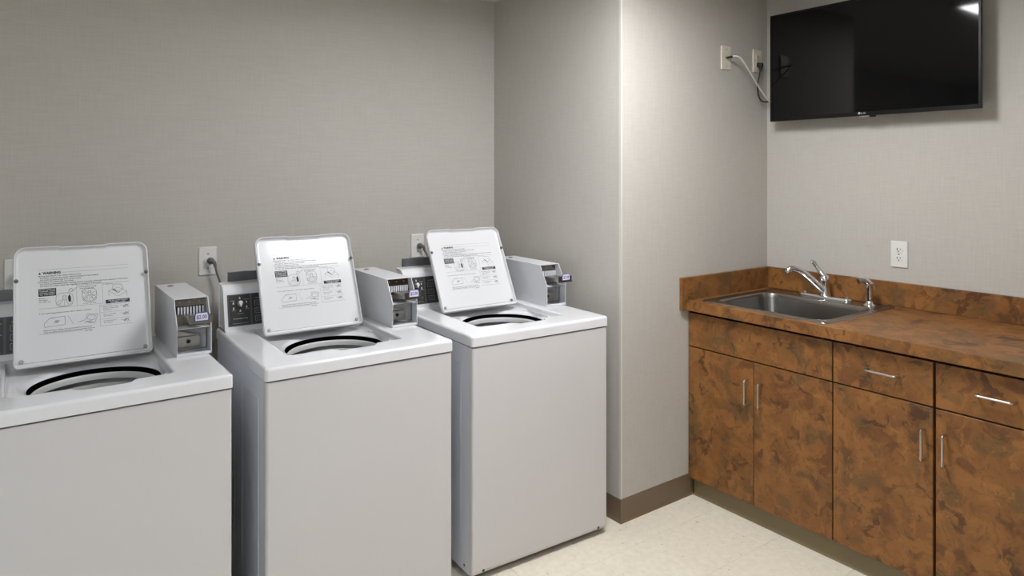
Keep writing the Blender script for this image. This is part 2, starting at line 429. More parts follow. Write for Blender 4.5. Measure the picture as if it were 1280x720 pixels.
def make_washer():
    root = thing('washing_machine', W_LABELS[1], 'washer', w_glob(1, WW/2, WD/2), math.radians(WPOS[1][2]), 'coin washers along the back wall')
    # --- front panel: rounded vertical edges and a tucked-in bottom
    fp = MB(); zb, zt = .022, .8690
    def fpl(inset, z, off=0.0):
        x0, x1 = inset, WW-inset; r = .010
        pts = [(x0, .030)]
        for k in range(6): a = PI + PI/2*k/5; pts.append((x0+r+r*math.cos(a), off+r+r*math.sin(a)))
        for k in range(6): a = 1.5*PI + PI/2*k/5; pts.append((x1-r+r*math.cos(a), off+r+r*math.sin(a)))
        pts.append((x1, .030)); return [(p[0], p[1], z) for p in pts]
    fp.loft([fpl(.004, zb, .014), fpl(.0015, zb+.006, .006), fpl(0, zb+.016, .001), fpl(0, zb+.022), fpl(0, zt-.004), fpl(.001, zt-.001, .001), fpl(.004, zt, .004)])
    fpo = shift(fp).build('front_panel', M['panel'], root, angle=50)
    for u in (.048, WW-.048):
        s = MB(); s.lathe([(.0062, 0), (.0062, .0015), (.003, .0032)], (u, .0025, .038), (0, -1, 0), 12)
        shift(s).build('screw', M['slot'], fpo)
    # --- side panels with two pressed rectangles each
    for sgn, x in ((-1, 0.0005), (1, WW-.0005)):
        sp = MB()
        sp.box(min(x, x-sgn*.003), max(x, x-sgn*.003), .0315, WD-.012, .022, .8685)
        for v0, v1, z0, z1 in ((.085, .30, .12, .80), (.40, .60, .12, .80)):
            w = .006
            for a in ((v0, v1, z0, z0+w), (v0, v1, z1-w, z1), (v0, v0+w, z0+w, z1-w), (v1-w, v1, z0+w, z1-w)):
                sp.box(min(x, x+sgn*.0016), max(x, x+sgn*.0016), *a, bev=.0007, seg=1)
        so = shift(sp).build('side_panel', M['side'], root)
        s = MB(); s.lathe([(.005, 0), (.005, .002), (.003, .003)], (x+sgn*.0004, .06, .045), (sgn, 0, 0), 12); shift(s).build('screw', M['darksteel'], so)
    bk = MB(); bk.box(.002, WW-.002, WD-.0115, WD-.009, .03, .868); shift(bk).build('rear_panel', M['galv'], root)
    bf = MB(); bf.box(.012, WW-.012, .034, WD-.013, .026, .05); shift(bf).build('base_frame', M['dark'], root)
    for u in (.05, WW-.05):
        for v in (.07, WD-.05):
            s = MB(); s.lathe([(.022, 0), (.022, .008), (.010, .010), (.010, .026)], (u, v, 0), n=16); shift(s).build('foot', M['blackplug'], root)
    # --- top panel with recessed lid well, finger notch and round tub opening
    CU, CV, RH = .333, .307, .178
    def inside_rr(u, v, x0, x1, y0, y1, r):
        if u < x0 or u > x1 or v < y0 or v > y1: return False
        dx = max(x0+r-u, u-x1+r, 0); dy = max(y0+r-v, v-y1+r, 0)
        return dx*dx+dy*dy <= r*r if dx > 0 and dy > 0 else True
    def sst(t): t = max(0, min(1, t)); return t*t*(3-2*t)
    def notch(u): return .030*sst((u-.250)/.030)*sst((.420-u)/.030)
    REC = (.106, .518, .122, .555)
    def in_rec(u, v):
        y0 = REC[2]-notch(u)
        return inside_rr(u, v, REC[0], REC[1], y0, REC[3], .024)
    OUT = (-.0035, WW+.0035, -.0035, WD-.002)
    def in_out(u, v): return inside_rr(u, v, *OUT, .012)
    def ray(fn, a):
        lo, hi = 0.0, 1.2; c, s = math.cos(a), math.sin(a)
        for _ in range(34):
            m = (lo+hi)/2
            if fn(CU+c*m, CV+s*m): lo = m
            else: hi = m
        return lo
    A = set(round(2*PI*i/160, 5) for i in range(160))
    for rc in (REC, OUT):
        r = .024 if rc is REC else .012
        for x, y in ((rc[0], rc[2]), (rc[0], rc[3]), (rc[1], rc[2]), (rc[1], rc[3])):
            ax = 1 if x == rc[0] else -1; ay = 1 if y == rc[2] else -1
            for k in range(9):
                t = PI/2*k/8; p = (x+ax*(r-r*math.cos(t)), y+ay*(r-r*math.sin(t)))
                A.add(round(math.atan2(p[1]-CV, p[0]-CU) % (2*PI), 5))
    for u in [.24+.0035*k for k in range(54)]: A.add(round(math.atan2(REC[2]-.015-CV, u-CU) % (2*PI), 5))
    A = sorted(A); B = [A[0]]
    for a in A[1:]:
        if a-B[-1] > 2e-3: B.append(a)
    loops = [[] for _ in range(17)]
    for a in B:
        c, s = math.cos(a), math.sin(a); R = ray(in_rec, a); O = ray(in_out, a)
        rs = [(RH+.004, .8690), (RH, .8705), (min(RH+.0025, R-.005), .8738), (min(RH+.008, R-.0045), .8785), (min(RH+.018, R-.004), .8830)]
        r5 = max(min(R-.020, 9), rs[-1][0]+.0004)
        rs += [(r5, .8885), (max(R-.006, r5+.0004), .8900), (R-.0025+.0008, .8930), (R, .9000), (R+.001, .9080), (R+.004, .9125), (R+.011, .9140),
               (max(O-.013, R+.0115), .9140), (max(O-.005, R+.012), .9122), (O-.0012, .9085), (O, .9030), (O, .8735)]
        for k, (r, z) in enumerate(rs): loops[k].append((CU+c*r, CV+s*r, z))
    tp = MB(); tp.loft(loops, False, False)
    shift(tp).build('top_panel', M['enamel'], root, angle=55)
    # --- tub seen through the opening
    dk = MB(); dk.lathe([(.250, .40), (.255, .86)], (CU, CV+.03, 0), n=48, cap1=False)
    dk.lathe([(.255, .8601), (.196, .8602)], (CU, CV+.03, 0), n=48, cap0=False, cap1=False); shift(dk).build('outer_tub', M['tubdark'], root)
    rg = MB(); rg.lathe([(.196, .810), (.182, .832), (.174, .848), (.1705, .855), (.1675, .857), (.1650, .8545), (.1640, .850), (.1640, .838), (.1655, .8355), (.168, .835)], (CU, CV, 0), n=72, cap0=False, cap1=False)
    shift(rg).build('tub_ring', M['plastic'], root, angle=60)
    bs = MB(); bs.lathe([(.172, .806), (.1695, .8170), (.1675, .8225), (.1657, .8213), (.1650, .8175), (.1650, .806), (.1668, .803), (.1668, .800), (.1650, .797), (.1650, .772), (.169, .768), (.1655, .764), (.165, .56), (.150, .535), (0.02, .53)], (CU, CV, 0), n=72, cap0=False, cap1=True)
    shift(bs).build('wash_basket', M['basket'], root, angle=40)
    ag = MB(); ag.lathe([(.13, .531), (.11, .56), (.07, .60), (.045, .66), (.040, .74), (.034, .76), (.012, .768)], (CU, CV, 0), n=32)
    for k in range(4):
        a = k*PI/2+.3; c, s = math.cos(a), math.sin(a)
        ag.loft([[(CU+c*r0-s*w, CV+s*r0+c*w, z), (CU+c*r1-s*w, CV+s*r1+c*w, z), (CU+c*r1+s*w, CV+s*r1-c*w, z), (CU+c*r0+s*w, CV+s*r0-c*w, z)] for z, r0, r1, w in ((.54, .03, .13, .006), (.60, .03, .10, .005), (.68, .03, .06, .004))])
    shift(ag).build('agitator', M['plastic'], root)
    # --- lid, hinged at the back of the well; built upright around its hinge line
    W, H = .386, .386
    def lid_outline():
        hw = W/2; pts = []
        def arc(cx, cz, r, a0, a1, n=6):
            for k in range(n+1):
                a = math.radians(a0+(a1-a0)*k/n); pts.append((cx+r*math.cos(a), cz+r*math.sin(a)))
        arc(hw-.014, .014, .014, 270, 360); arc(hw-.034, H-.034, .034, 0, 90)
        pts.extend([(.072, H), (.062, H-.0035), (-.062, H-.0035), (-.072, H)])
        arc(-hw+.034, H-.034, .034, 90, 180); arc(-hw+.014, .014, .014, 180, 270)
        return pts
    o2 = lid_outline()
    def inset(d):
        n = len(o2); out = []
        for i in range(n):
            p, q, r = Vector(o2[i-1]), Vector(o2[i]), Vector(o2[(i+1) % n])
            t = (r-p).normalized(); out.append((q.x - t.y*d, q.y + t.x*d))
        return out
    lid = MB()
    L3 = lambda d, y: [(p[0], y, p[1]) for p in inset(d)]
    lid.loft([L3(.006, .0080), L3(.0015, .0065), L3(0, .003), L3(0, -.0100), L3(.0010, -.0125), L3(.0028, -.0138), L3(.0048, -.0128), L3(.0062, -.0100), L3(.0074, -.0050), L3(.0096, -.0024), L3(.0122, -.0005), L3(.015, 0), L3(.017, 0)])
    lo = lid.build('lid', M['lid'], root, angle=50)
    lo.location = Lc(.3175, .452, .9075); lo.rotation_euler = (-math.radians(20), 0, 0)
    for x, z in ((-W/2+.0085, H*.715), (W/2-.0085, H*.715)):
        s = MB(); s.lathe([(.0062, 0), (.0062, .004), (.0045, .0065), (.002, .0075)], (x, -.0105, z), (0, -1, 0), 14); s.build('bumper', M['greyplug'], lo)
    for x, z in ((-W/2+.021, .022), (W/2-.021, .022)):
        s = MB(); s.lathe([(.0065, 0), (.0065, .003), (.004, .006)], (x, -.0005, z), (0, -1, 0), 14)
        s.box(x-.0045, x+.0045, -.0073, -.0062, z-.001, z+.001); s.build('hinge_screw', M['steel'], lo)
    # printed instructions
    yF = -.0004
    def FR(px, py):       # label pixels of a zoomed view -> lid face
        return ((px-75)/785*.257 - .126, yF, .310 - py*.205/560)
    def FRf(px, py): x, y, z = FR(px, py); return (x, y-.0002, z)
    ink, gry, wht = MB(), MB(), MB()
    t_ = lambda s, x0, x1, y, h=11, mb=ink, fr=FR: put_text(mb, s, x0, x1, y, -h, fr)
    # frame's y grows downward, so letters are flipped by a negative height
    put_line(gry, [(75, 0), (860, 0)], 1.5, FR); put_line(gry, [(275, 34), (860, 34)], 1.5, FR)
    ink.bm.faces.new([ink.bm.verts.new(FR(*q)) for q in ((75, 42), (87, 22), (99, 42))])
    put_text(ink, 'WARNING', 110, 262, 42, -21, FR)
    t_('Moving parts hazard. Tub rotates without notice.', 75, 440, 64)
    t_('DO NOT reach into the washer until all moving parts have stopped.', 90, 590, 83)
    t_('DO NOT let children play in or on the washer.', 90, 440, 101)
    t_('Fire hazard. To reduce the risk of fire:', 75, 372, 119)
    t_('DO NOT put flammable liquids, cleaning solvents or articles soiled with these substances in the washer.', 90, 858, 138)
    t_('DO NOT put articles soiled with vegetable or cooking oil in the washer.', 90, 622, 156)
    put_line(gry, [(390, 163), (860, 163)], 2, FR)
    ink.bm.faces.new([ink.bm.verts.new(FR(*q)) for q in ((75, 172), (222, 172), (222, 240), (75, 240))])
    for k, s in enumerate(('DO NOT OVERLOAD', 'WASHER. LOAD', 'CLOTHES LOOSELY', 'TO TOP ROW')):
        t_(s, 84, 214, 186+15*k, 9, wht, FRf)
    for k, s in enumerate(('Measure', 'detergent', 'into wash tub')): t_(s, 78, 130+22*k, 262+16*k, 9)
    def ell(mb, cx, cy, rx, ry, w=2.2, n=22, p=2.0):
        put_line(mb, [(cx+rx*math.copysign(abs(math.cos(2*PI*k/n))**(2/p), math.cos(2*PI*k/n)), cy+ry*math.copysign(abs(math.sin(2*PI*k/n))**(2/p), math.sin(2*PI*k/n))) for k in range(n)], w, FR, True)
    # tub drawings with agitators
    for cx, cy, rx, ry in ((290, 285, 72, 62), (505, 262, 63, 60)):
        ell(gry, cx, cy, rx, ry, 3, 26, 3.2); ell(gry, cx, cy+26, rx*.85, ry*.45, 2)
        put_line(gry, [(cx-14, cy-30), (cx-12, cy+4), (cx-50, cy+44)], 3, FR); put_line(gry, [(cx+14, cy-30), (cx+12, cy+4), (cx+36, cy+48)], 3, FR)
        ell(gry, cx, cy-32, 14, 9, 3, 12); put_line(gry, [(cx, cy+4), (cx, cy+52)], 2.5, FR)
    ink.bm.faces.new([ink.bm.verts.new(FR(*q)) for q in ((332, 238), (344, 262), (346, 300), (334, 312), (322, 296), (320, 262))])
    put_line(gry, [(325, 225), (330, 195), (350, 188), (372, 205), (395, 180)], 3, FR); put_line(gry, [(340, 215), (362, 218), (390, 185)], 2.5, FR); ell(gry, 345, 203, 17, 11, 2.5)
    for q in ((455, 222, 16), (470, 240, 12), (548, 252, 20), (540, 282, 16), (470, 292, 18)): ell(gry, q[0], q[1], q[2], q[2]*.8, 2.2, 10)
    t_('2. Load clothes loosely', 405, 568, 184, 9); t_('from the open tub', 422, 545, 200, 9); t_('to top row only', 450, 560, 338, 8)
    t_('3. Close lid', 630, 712, 178, 9)
    put_line(gry, [(675, 240), (760, 212), (840, 256), (756, 296)], 2.5, FR, True); put_line(gry, [(675, 240), (675, 290)], 2.5, FR); put_line(gry, [(840, 256), (840, 300)], 2.5, FR)
    put_line(gry, [(705, 228), (720, 180), (790, 186), (806, 226), (760, 262), (705, 228)], 3, FR); put_line(ink, [(712, 226), (738, 240), (745, 256)], 7, FR); ell(gry, 758, 256, 16, 9, 2.5, 10)
    ink.bm.faces.new([ink.bm.verts.new(FR(*q)) for q in ((645, 322), (862, 322), (862, 356), (645, 356))])
    t_('USE LESS OR NO BLEACH', 668, 842, 337, 10, wht, FRf); t_('FOR SMALL LOADS', 690, 822, 352, 10, wht, FRf)
    put_line(gry, [(75, 350), (640, 350)], 1.6, FR); put_line(gry, [(395, 172), (395, 350)], 1.8, FR); put_line(gry, [(620, 166), (620, 350)], 1.8, FR)
    put_line(gry, [(590, 360), (590, 556)], 1.8, FR); put_line(gry, [(590, 366), (862, 366)], 1.6, FR)
    t_('4. Set wash temperature and/or fabric options switches', 78, 518, 398, 9)
    put_line(gry, [(118, 504), (122, 478), (165, 438), (290, 432), (290, 506), (128, 514)], 3, FR, True)
    ell(gry, 222, 474, 15, 11, 3, 12); ell(gry, 222, 474, 6, 4, 3, 8); put_line(gry, [(195, 486), (212, 470), (250, 468)], 3, FR)
    put_line(gry, [(165, 440), (215, 436)], 4, FR); put_line(gry, [(315, 430), (362, 512)], 2, FR)
    put_line(gry, [(398, 498), (450, 488), (470, 470), (480, 430), (572, 442), (542, 520), (462, 500)], 3, FR); put_line(gry, [(490, 444), (552, 452), (535, 492), (476, 478)], 3, FR, True)
    put_line(gry, [(455, 515), (475, 498), (540, 522)], 3, FR); ell(gry, 505, 505, 17, 9, 3, 10)
    for k, (s1, s2, s3) in enumerate((('5. Place coins in slide.', 'Push in slide, pull', 'back full out'), ('Insert card fully', 'and remove', ''), ('Press button', 'to start', ''))):
        y = (386, 456, 516)[k]
        for q, s in enumerate((s1, s2, s3)):
            if s: t_(s, 622 if q or k else 604, 622+(135, 132, 78)[q] if k == 0 else 622+(110, 80)[q], y+16*q, 8)
        ell(gry, 822, y+6, 22, 12, 3, 9); put_line(gry, [(775, y-4), (810, y+10), (850, y-8)], 3, FR); put_line(gry, [(800, y+18), (830, y-6), (856, y+22)], 3, FR); put_line(ink, [(812, y+2), (826, y+8)], 5, FR)
    put_line(gry, [(595, 434), (862, 434)], 1.6, FR); put_line(gry, [(595, 496), (862, 496)], 1.6, FR)
    t_('Bleach and fabric softener are recommended for all large loads.', 115, 520, 548, 9); t_('Hold one additional minute before removing clothes from tub.', 115, 545, 565, 9)
    t_('204 7832', 455, 520, 584, 9, ink)
    put_line(gry, [(75, 572), (440, 572)], 2, FR); put_line(gry, [(590, 556), (880, 556)], 2, FR)
    tag(ink.build('printed_instructions', M['ink'], lo, smooth=False), kind='stuff')
    tag(gry.build('printed_diagrams', M['ink_grey'], lo, smooth=False), kind='stuff')
    tag(wht.build('printed_white_lettering', M['paper_white'], lo, smooth=False), kind='stuff')
    # --- console (control housing) behind the lid
    cs = MB(); U0, U1 = .006, .500
    prof = [(.574, .914), (.580, .922), (.612, 1.060), (.618, 1.070), (.630, 1.080), (.645, 1.086), (.690, 1.088), (.690, .914)]
    def csl(u, k): # k shrinks profile towards its centre for rounded ends
        return [(u, .632+(p[0]-.632)*k, .914+(p[1]-.914)*k) for p in prof]
    cs.loft([csl(U0+.004, .93), csl(U0+.0012, .97), csl(U0, .985), csl(U0+.006, 1.0), csl(U1-.006, 1), csl(U1, .98), csl(U1-.002, .95)])
    co = shift(cs).build('console', M['enamel'], root, angle=40)
    # black control panel lies on the sloping face
    n_ = Vector((0, -(1.060-.922), (.612-.580))).normalized(); t0 = Vector((0, .580, .922)); t1 = Vector((0, .612-.580, 1.060-.922)).normalized()
    def FC(d): return lambda a, b: tuple(Vector((a, 0, 0)) + t0 + t1*b + n_*d - Vector((WW/2, WD/2, 0)))
    def slab(a0, a1, b0, b1, d0, d1):
        f0, f1 = FC(d0), FC(d1); mb = MB()
        mb.loft([[f0(a0, b0), f0(a1, b0), f0(a1, b1), f0(a0, b1)], [f1(a0, b0), f1(a1, b0), f1(a1, b1), f1(a0, b1)]], cap0=True)
        return mb
    slab(.019, .486, .010, .130, -.002, .002).build('panel_frame', M['console_frame'], co, smooth=False)
    slab(.024, .100, .014, .126, .001, .0032).build('cycle_panel', M['console_black'], co, smooth=False)
    slab(.108, .481, .014, .126, .001, .0032).build('switch_panel', M['console_black'], co, smooth=False)
    kb = MB(); kc = Vector(FC(.0032)(.064, .094))
    kb.lathe([(.011, 0), (.011, .006), (.0085, .009), (.0085, .016), (.006, .018)], kc, n_, 20)
    kb.build('selector_knob', M['steel'], co)
    kp = MB(); f0, f1 = FC(.018), FC(.0215)
    drop = [(-.0085, .003), (-.006, .009), (0, .011), (.006, .009), (.0085, .003), (.004, -.007), (0, -.015), (-.004, -.007)]
    kp.loft([[f0(.064+p[0], .094+p[1]) for p in drop], [f1(.064+p[0]*.8, .094+p[1]*.8) for p in drop]]); kp.build('knob_pointer', M['paper_white'], co)
    pr = MB(); fr = FC(.0036)
    for a, b in ((-.024, .004), (-.024, -.016), (0, .022), (.024, .006), (.024, -.012), (0, -.026)):
        pr.bm.faces.new([pr.bm.verts.new(fr(.064+a+q[0], .094+b+q[1])) for q in ((-.003, -.005), (.003, -.005), (.002, .001), (0, .005), (-.002, .001))])
    put_text(pr, 'CYCLE SELECTOR', .037, .090, .036, .0038, fr)
    put_text(pr, 'NORMAL', .030, .046, .105, .0022, fr); put_text(pr, 'PERM PRESS', .080, .097, .108, .0022, fr); put_text(pr, 'DELICATES', .054, .076, .055, .0022, fr)
    put_text(pr, 'COLD', .034, .046, .068, .0022, fr); put_text(pr, 'WARM', .082, .096, .072, .0022, fr)
    put_line(pr, [(.034, .020), (.092, .020)], .0008, fr)
    put_text(pr, 'TEMPERATURE', .120, .150, .110, .0026, fr)
    for k in range(3):
        b = .024+.029*k
        put_line(pr, [(.118, b), (.146, b), (.146, b+.019), (.118, b+.019)], .0008, fr, True)
    tag(pr.build('panel_print', M['plastic'], co, smooth=False), kind='stuff')
    for k in range(3): slab(.123, .138, .028+.029*k, .040+.029*k, .003, .0065).build('push_button', M['console_frame'], co, smooth=False)
    # --- dented metal strip standing up behind the console
    rp = MB()
    nseg = 14
    top = [(.042+(.50-.042)*k/nseg, 1.124+random.uniform(-.0015, .0015)) for k in range(nseg+1)]
    for (a, za), (b, zb_) in zip(top, top[1:]):
        rp.loft([[(a, .692, .92), (a, .706, .92), (a, .706, za), (a, .692, za)], [(b, .692, .92), (b, .706, .92), (b, .706, zb_), (b, .692, zb_)]], False, False)
    rp.box(.042, .0435, .692, .706, .92, 1.124); rp.box(.4985, .5, .692, .706, .92, 1.124)
    shift(rp).build('hose_shield', M['galv'], root)
    # --- coin box on the right of the top
    u0, u1 = .5565, .6630; TH = .0022
    side = [(.290, .9145), (.290, 1.010), (.343, 1.096), (.712, 1.096), (.712, .9145)]
    cb = MB()
    for a, b in ((u0, u0+TH), (u1-TH, u1)): cb.prism(side, a, b, 0)
    cb.box(u0+TH, u1-TH, .343, .560, 1.0938, 1.096); cb.box(u0+TH, u1-TH, .561, .712, 1.0932, 1.0954)
    cb.box(u0+TH, u1-TH, .7098, .712, .9145, 1.0932); cb.box(u0+TH, u1-TH, .292, .7098, .9145, .9168)
    cb.box(u0+TH, u1-TH, .294, .400, 1.003, 1.0052)
    cb.box(u0+TH, u1-TH, .291, .296, .9168, .924)
    bo = shift(cb).build('coin_box', M['coin'], root, smooth=False)
    def sub(mb, name, mat, sm=True): return shift(mb).build(name, mat, bo, smooth=sm)
    ui0, ui1 = u0+TH, u1-TH
    m = MB(); m.loft([[(ui0, .352, 1.0055), (ui1, .352, 1.0055), (ui1, .372, 1.093), (ui0, .372, 1.093)], [(ui0, .356, 1.0055), (ui1, .356, 1.0055), (ui1, .376, 1.093), (ui0, .376, 1.093)]]); sub(m, 'coin_plate', M['darksteel'], False)
    m = MB(); m.box(ui0+.004, ui1-.004, .345, .3535, 1.0055, 1.030, bev=.001, seg=1); sub(m, 'slide_housing', M['darksteel'], False)
    m = MB(); m.box(ui0+.008, ui1-.008, .3600, .3675, 1.0400, 1.0670); sub(m, 'coin_slot_recess', M['dark'], False)
    for k in range(9):
        u = ui0+.012+k*.0095
        m = MB(); m.box(u, u+.0042, .350, .3605, 1.042, 1.065); sub(m, 'coin_slot_bar', M['coin'], False)
    for u in (ui0+.02, (ui0+ui1)/2, ui1-.02):
        m = MB(); m.lathe([(.003, 0), (.003, .004)], (u, .370, 1.079), (0, -1, .2), 10); sub(m, 'rivet', M['steel'])
    m = MB(); m.prism([(.243, 1.030), (.352, 1.016), (.352, 1.042), (.243, 1.042)], .586, .5885, 0); m.box(.5885, .640, .243, .352, 1.039, 1.0415); m.box(.640, .648, .243, .352, 1.030, 1.044, bev=.0012, seg=1)
    sub(m, 'coin_slide', M['steel'], False)
    m = MB(); m.box(.584, .654, .2345, .243, 1.0290, 1.0540, bev=.0015); m.box(.582, .656, .2325, .2345, 1.0285, 1.0330); sub(m, 'slide_grip', M['darksteel'])
    m = MB()
    tp_ = [(.597, 1.0360), (.643, 1.0360), (.643, 1.054), (.638, 1.0655), (.602, 1.0655), (.597, 1.054)]
    m.prism([(p[0], p[1]) for p in tp_], .2325, .2344, 1); sub(m, 'price_tag', M['blue'], False)
    m = MB(); m.prism([(.601, 1.0385), (.639, 1.0385), (.639, 1.054), (.636, 1.0625), (.604, 1.0625), (.601, 1.054)], .2318, .2326, 1); sub(m, 'tag_face', M['tagface'], False)
    m = MB(); put_text(m, '$2.00', .6045, .6355, 1.0445, .0120, lambda a, b: (a, .2315, b)); sub(m, 'tag_lettering', M['ink'], False)
    # coin vault behind the lower opening
    m = MB(); m.box(ui0, ui1, .3700, .3725, .9168, 1.003); sub(m, 'vault_back', M['coin'], False)
    m = MB(); m.box(ui0+.006, ui1-.022, .345, .3695, .931, .968, bev=.001, seg=1); m.prism([(ui0+.008, .9685), (ui1-.03, .9685), (ui0+.008, .990)], .3500, .3690, 1); sub(m, 'vault_door', M['steel'], False)
    m = MB()
    for a in ((ui0+.004, ui1-.004, .926, .930), (ui0+.004, ui1-.004, .994, .998), (ui0+.004, ui0+.008, .930, .994), (ui1-.008, ui1-.004, .930, .994)):
        m.box(a[0], a[1], .3262, .3300, a[2], a[3], bev=.0008, seg=1)
    sub(m, 'vault_frame', M['darksteel'], False)
    m = MB(); m.lathe([(.0068, 0), (.0068, .003), (.0055, .004)], ((ui0+ui1)/2-.008, .345, .951), (0, -1, 0), 18); sub(m, 'vault_lock', M['blackplug'])
    for u in (ui0+.036, ui0+.066):
        m = MB(); m.lathe([(.0055, 0), (.0055, .002), (.002, .003)], (u, .306, .9168), n=12); sub(m, 'mounting_screw', M['slot'])
    m = MB(); m.lathe([(.011, 0), (.011, .002), (.0085, .0035)], (.600, .650, 1.0954), n=20); sub(m, 'top_lock', M['steel'])
    m = MB(); m.box(.5955, .600, .646, .654, 1.0987, 1.0993); sub(m, 'key_slot', M['slot'], False)
    return root
w1 = make_washer()
for i in (2, 3):
    c = copy_tree(w1); lid_u = -.010
    c.location = w_glob(i, WW/2, WD/2); c.rotation_euler = (0, 0, math.radians(WPOS[i][2])); c['label'] = W_LABELS[i]
    for ch in c.children:
        if ch.name.startswith('coin_box'):
            for q in ch.children:
                for nm, mt in (('slide_grip', {2: 'bronze', 3: 'brown_knob'}[i]), ('coin_plate', {2: 'bronze', 3: 'darksteel'}[i])):
                    if q.name.startswith(nm): q.material_slots[0].link = 'OBJECT'; q.material_slots[0].material = M[mt]
        if ch.name.startswith('lid'): ch.rotation_euler = (-math.radians({2: 24, 3: 27}[i]), 0, 0); ch.location.x += lid_u

# ------------------------------------------------------------------ washer outlets and cords on the back wall
def washer_outlet(x, z, label):
    t = thing('wall_outlet', label, 'wall outlet', (x, YA, z), 0, 'outlets behind the washers')
    MB().loft([[(p[0], -.0002, p[1]) for p in rrect(-.0358, .0358, -.0585, .0585, .003, 0, 2)], [(p[0], -.004, p[1]) for p in rrect(-.0358, .0358, -.0585, .0585, .003, 0, 2)], [(p[0], -.0062, p[1]) for p in rrect(-.0335, .0335, -.0562, .0562, .003, 0, 2)]]).build('plate', M['white_plate'], t)
    MB().lathe([(.0185, 0), (.0185, .002), (.017, .003)], (0, -.0062, 0), (0, -1, 0), 28).build('receptacle', M['white_plate'], t)
    for zz in (.030, -.030): MB().lathe([(.003, 0), (.003, .0015)], (0, -.0062, zz), (0, -1, 0), 10).build('screw', M['greyplug'], t)
    return t
def washer_cord(x, z, pts, label):
    t = thing('power_cord', label, 'power cord', (x, YA-.0095, z), 0, 'washer power cords')
    p = MB(); p.lathe([(.0130, 0), (.0140, .004), (.0135, .016), (.010, .024), (.008, .028)], (0, 0, 0), (0, -1, 0), 20)
    p.tube([(0, -.022, 0), (.006, -.027, -.002), (.011, -.028, -.010), (.014, -.027, -.024)], [.0085, .0085, .0075, .006], 12).build('plug', M['greyplug'], t)
    MB().tube([(.014, -.027, -.022)] + pts, .0046, 10).build('cord', M['greyplug'], t)
    return t
washer_outlet(.039, 1.142, 'white single outlet plate at far left behind the leftmost washer lid')
washer_outlet(.694, 1.145, 'white single outlet plate on the wall left of the middle washer')
washer_outlet(1.686, 1.147, 'white single outlet plate half hidden behind the rightmost washer lid')
washer_cord(.045, 1.142, [(.03, -.03, -.07), (.035, -.03, -.2), (.04, -.035, -.5), (.04, -.05, -.7)], 'grey plug and cord mostly hidden behind the leftmost washer lid')
washer_cord(.702, 1.146, [(.020, -.027, -.05), (.036, -.03, -.11), (.040, -.03, -.2), (.044, -.035, -.45), (.05, -.05, -.7)], 'grey plug with cord dropping behind the middle washer console')
washer_cord(1.694, 1.147, [(.03, -.028, -.05), (.045, -.03, -.12), (.05, -.03, -.25), (.05, -.04, -.5), (.05, -.05, -.7)], 'grey plug at the outlet left of the rightmost washer lid')

# ------------------------------------------------------------------ cabinets along the right wall
XD = 2.6010; DT = .018; ZD0, ZS, ZT = .0855, .7020, .8590
def slab_front(name, y0, y1, z0, z1, parent):
    mb = MB(); mb.box(XD, XD+DT, y0, y1, z0, z1, bev=.0008, seg=1)
    return mb.build(name, M['lam'], parent, origin=(XD, (y0+y1)/2, (z0+z1)/2))
def pull(parent, o, y0, y1, z0, z1):
    # wire pull; parent front has its own origin
    bar = XD-.030; mb = MB(); e = .006
    v = y0 == y1
    A = Vector((0, 0, 1)) if v else Vector((0, 1, 0))
    p0, p1 = Vector((bar, y0, z0)), Vector((bar, y1, z1)); d = (p1-p0).normalized()
    pts = [Vector((XD, p0.y, p0.z)), Vector((bar+.010, p0.y, p0.z)), Vector((bar+.003, p0.y, p0.z))+d*.002, p0+d*.008, p0+d*.02, p1-d*.02, p1-d*.008, Vector((bar+.003, p1.y, p1.z))-d*.002, Vector((bar+.010, p1.y, p1.z)), Vector((XD, p1.y, p1.z))]
    mb.tube(pts, .0042, 10, 4)
    h = mb.build('handle', M['nickel'], parent, origin=tuple((p0+p1)/2))
    h.location = Vector(h.location) - Vector(parent.location)
    return h
def cabinet(y_hi, y_lo, label, doors, drawer_handle, open_l=.0025, open_r=.0025):
    n = len(doors)
    t = thing('base_cabinet', label, 'cabinet', (0, 0, 0), 0, 'base cabinets under the countertop')
    b = MB(); xa, xb, ya, yb = XD+DT+.001, XC-.004, y_lo+.0005, y_hi-.0005
    b.box(xa, xb, ya, ya+.016, .090, .8735); b.box(xa, xb, yb-.016, yb, .090, .8735); b.box(xa, xb, ya+.016, yb-.016, .090, .106)
    b.box(xb-.006, xb, ya+.016, yb-.016, .106, .8735); b.box(xa, xa+.018, ya+.016, yb-.016, .680, .724); b.box(xa, xa+.018, ya+.016, yb-.016, .855, .8735)
    if n > 1: b.box(xa, xa+.018, (ya+yb)/2-.02, (ya+yb)/2+.02, .106, .680)
    b.build('cabinet_body', M['carcass'], t, smooth=False)
    b = MB(); b.box(XD+.036, XC-.01, y_lo+.0005, y_hi-.0005, 0.0, .0895); b.build('plinth', M['carcass'], t, smooth=False)
    w = (y_hi-y_lo)/n
    dr = slab_front('drawer_front', y_lo+open_r, y_hi-open_l, ZS+.0032, ZT, t)
    if drawer_handle: pull(dr, None, drawer_handle[0], drawer_handle[1], .7856, .7856)
    for k, hy in enumerate(doors):
        a = y_hi-w*k - (open_l if k == 0 else .0018); c = y_hi-w*(k+1) + (open_r if k == n-1 else .0014)
        d = slab_front('door', c, a, ZD0, ZS-.0028, t)
        pull(d, None, hy, hy, .5150, .6200)
    return t
Y0, Y1, Y2, Y3, Y4 = YB-.002, 1.4432, 1.0775, .7120, .36
cabinet(Y0, Y1, 'wide rust-brown sink base cabinet with two doors and a plain false drawer', (1.8226, 1.7554), None)
cabinet(Y1, Y2, 'narrow rust-brown cabinet right of the sink base, one drawer over one door', (1.1090,), (1.3057, 1.1930), open_r=.005)
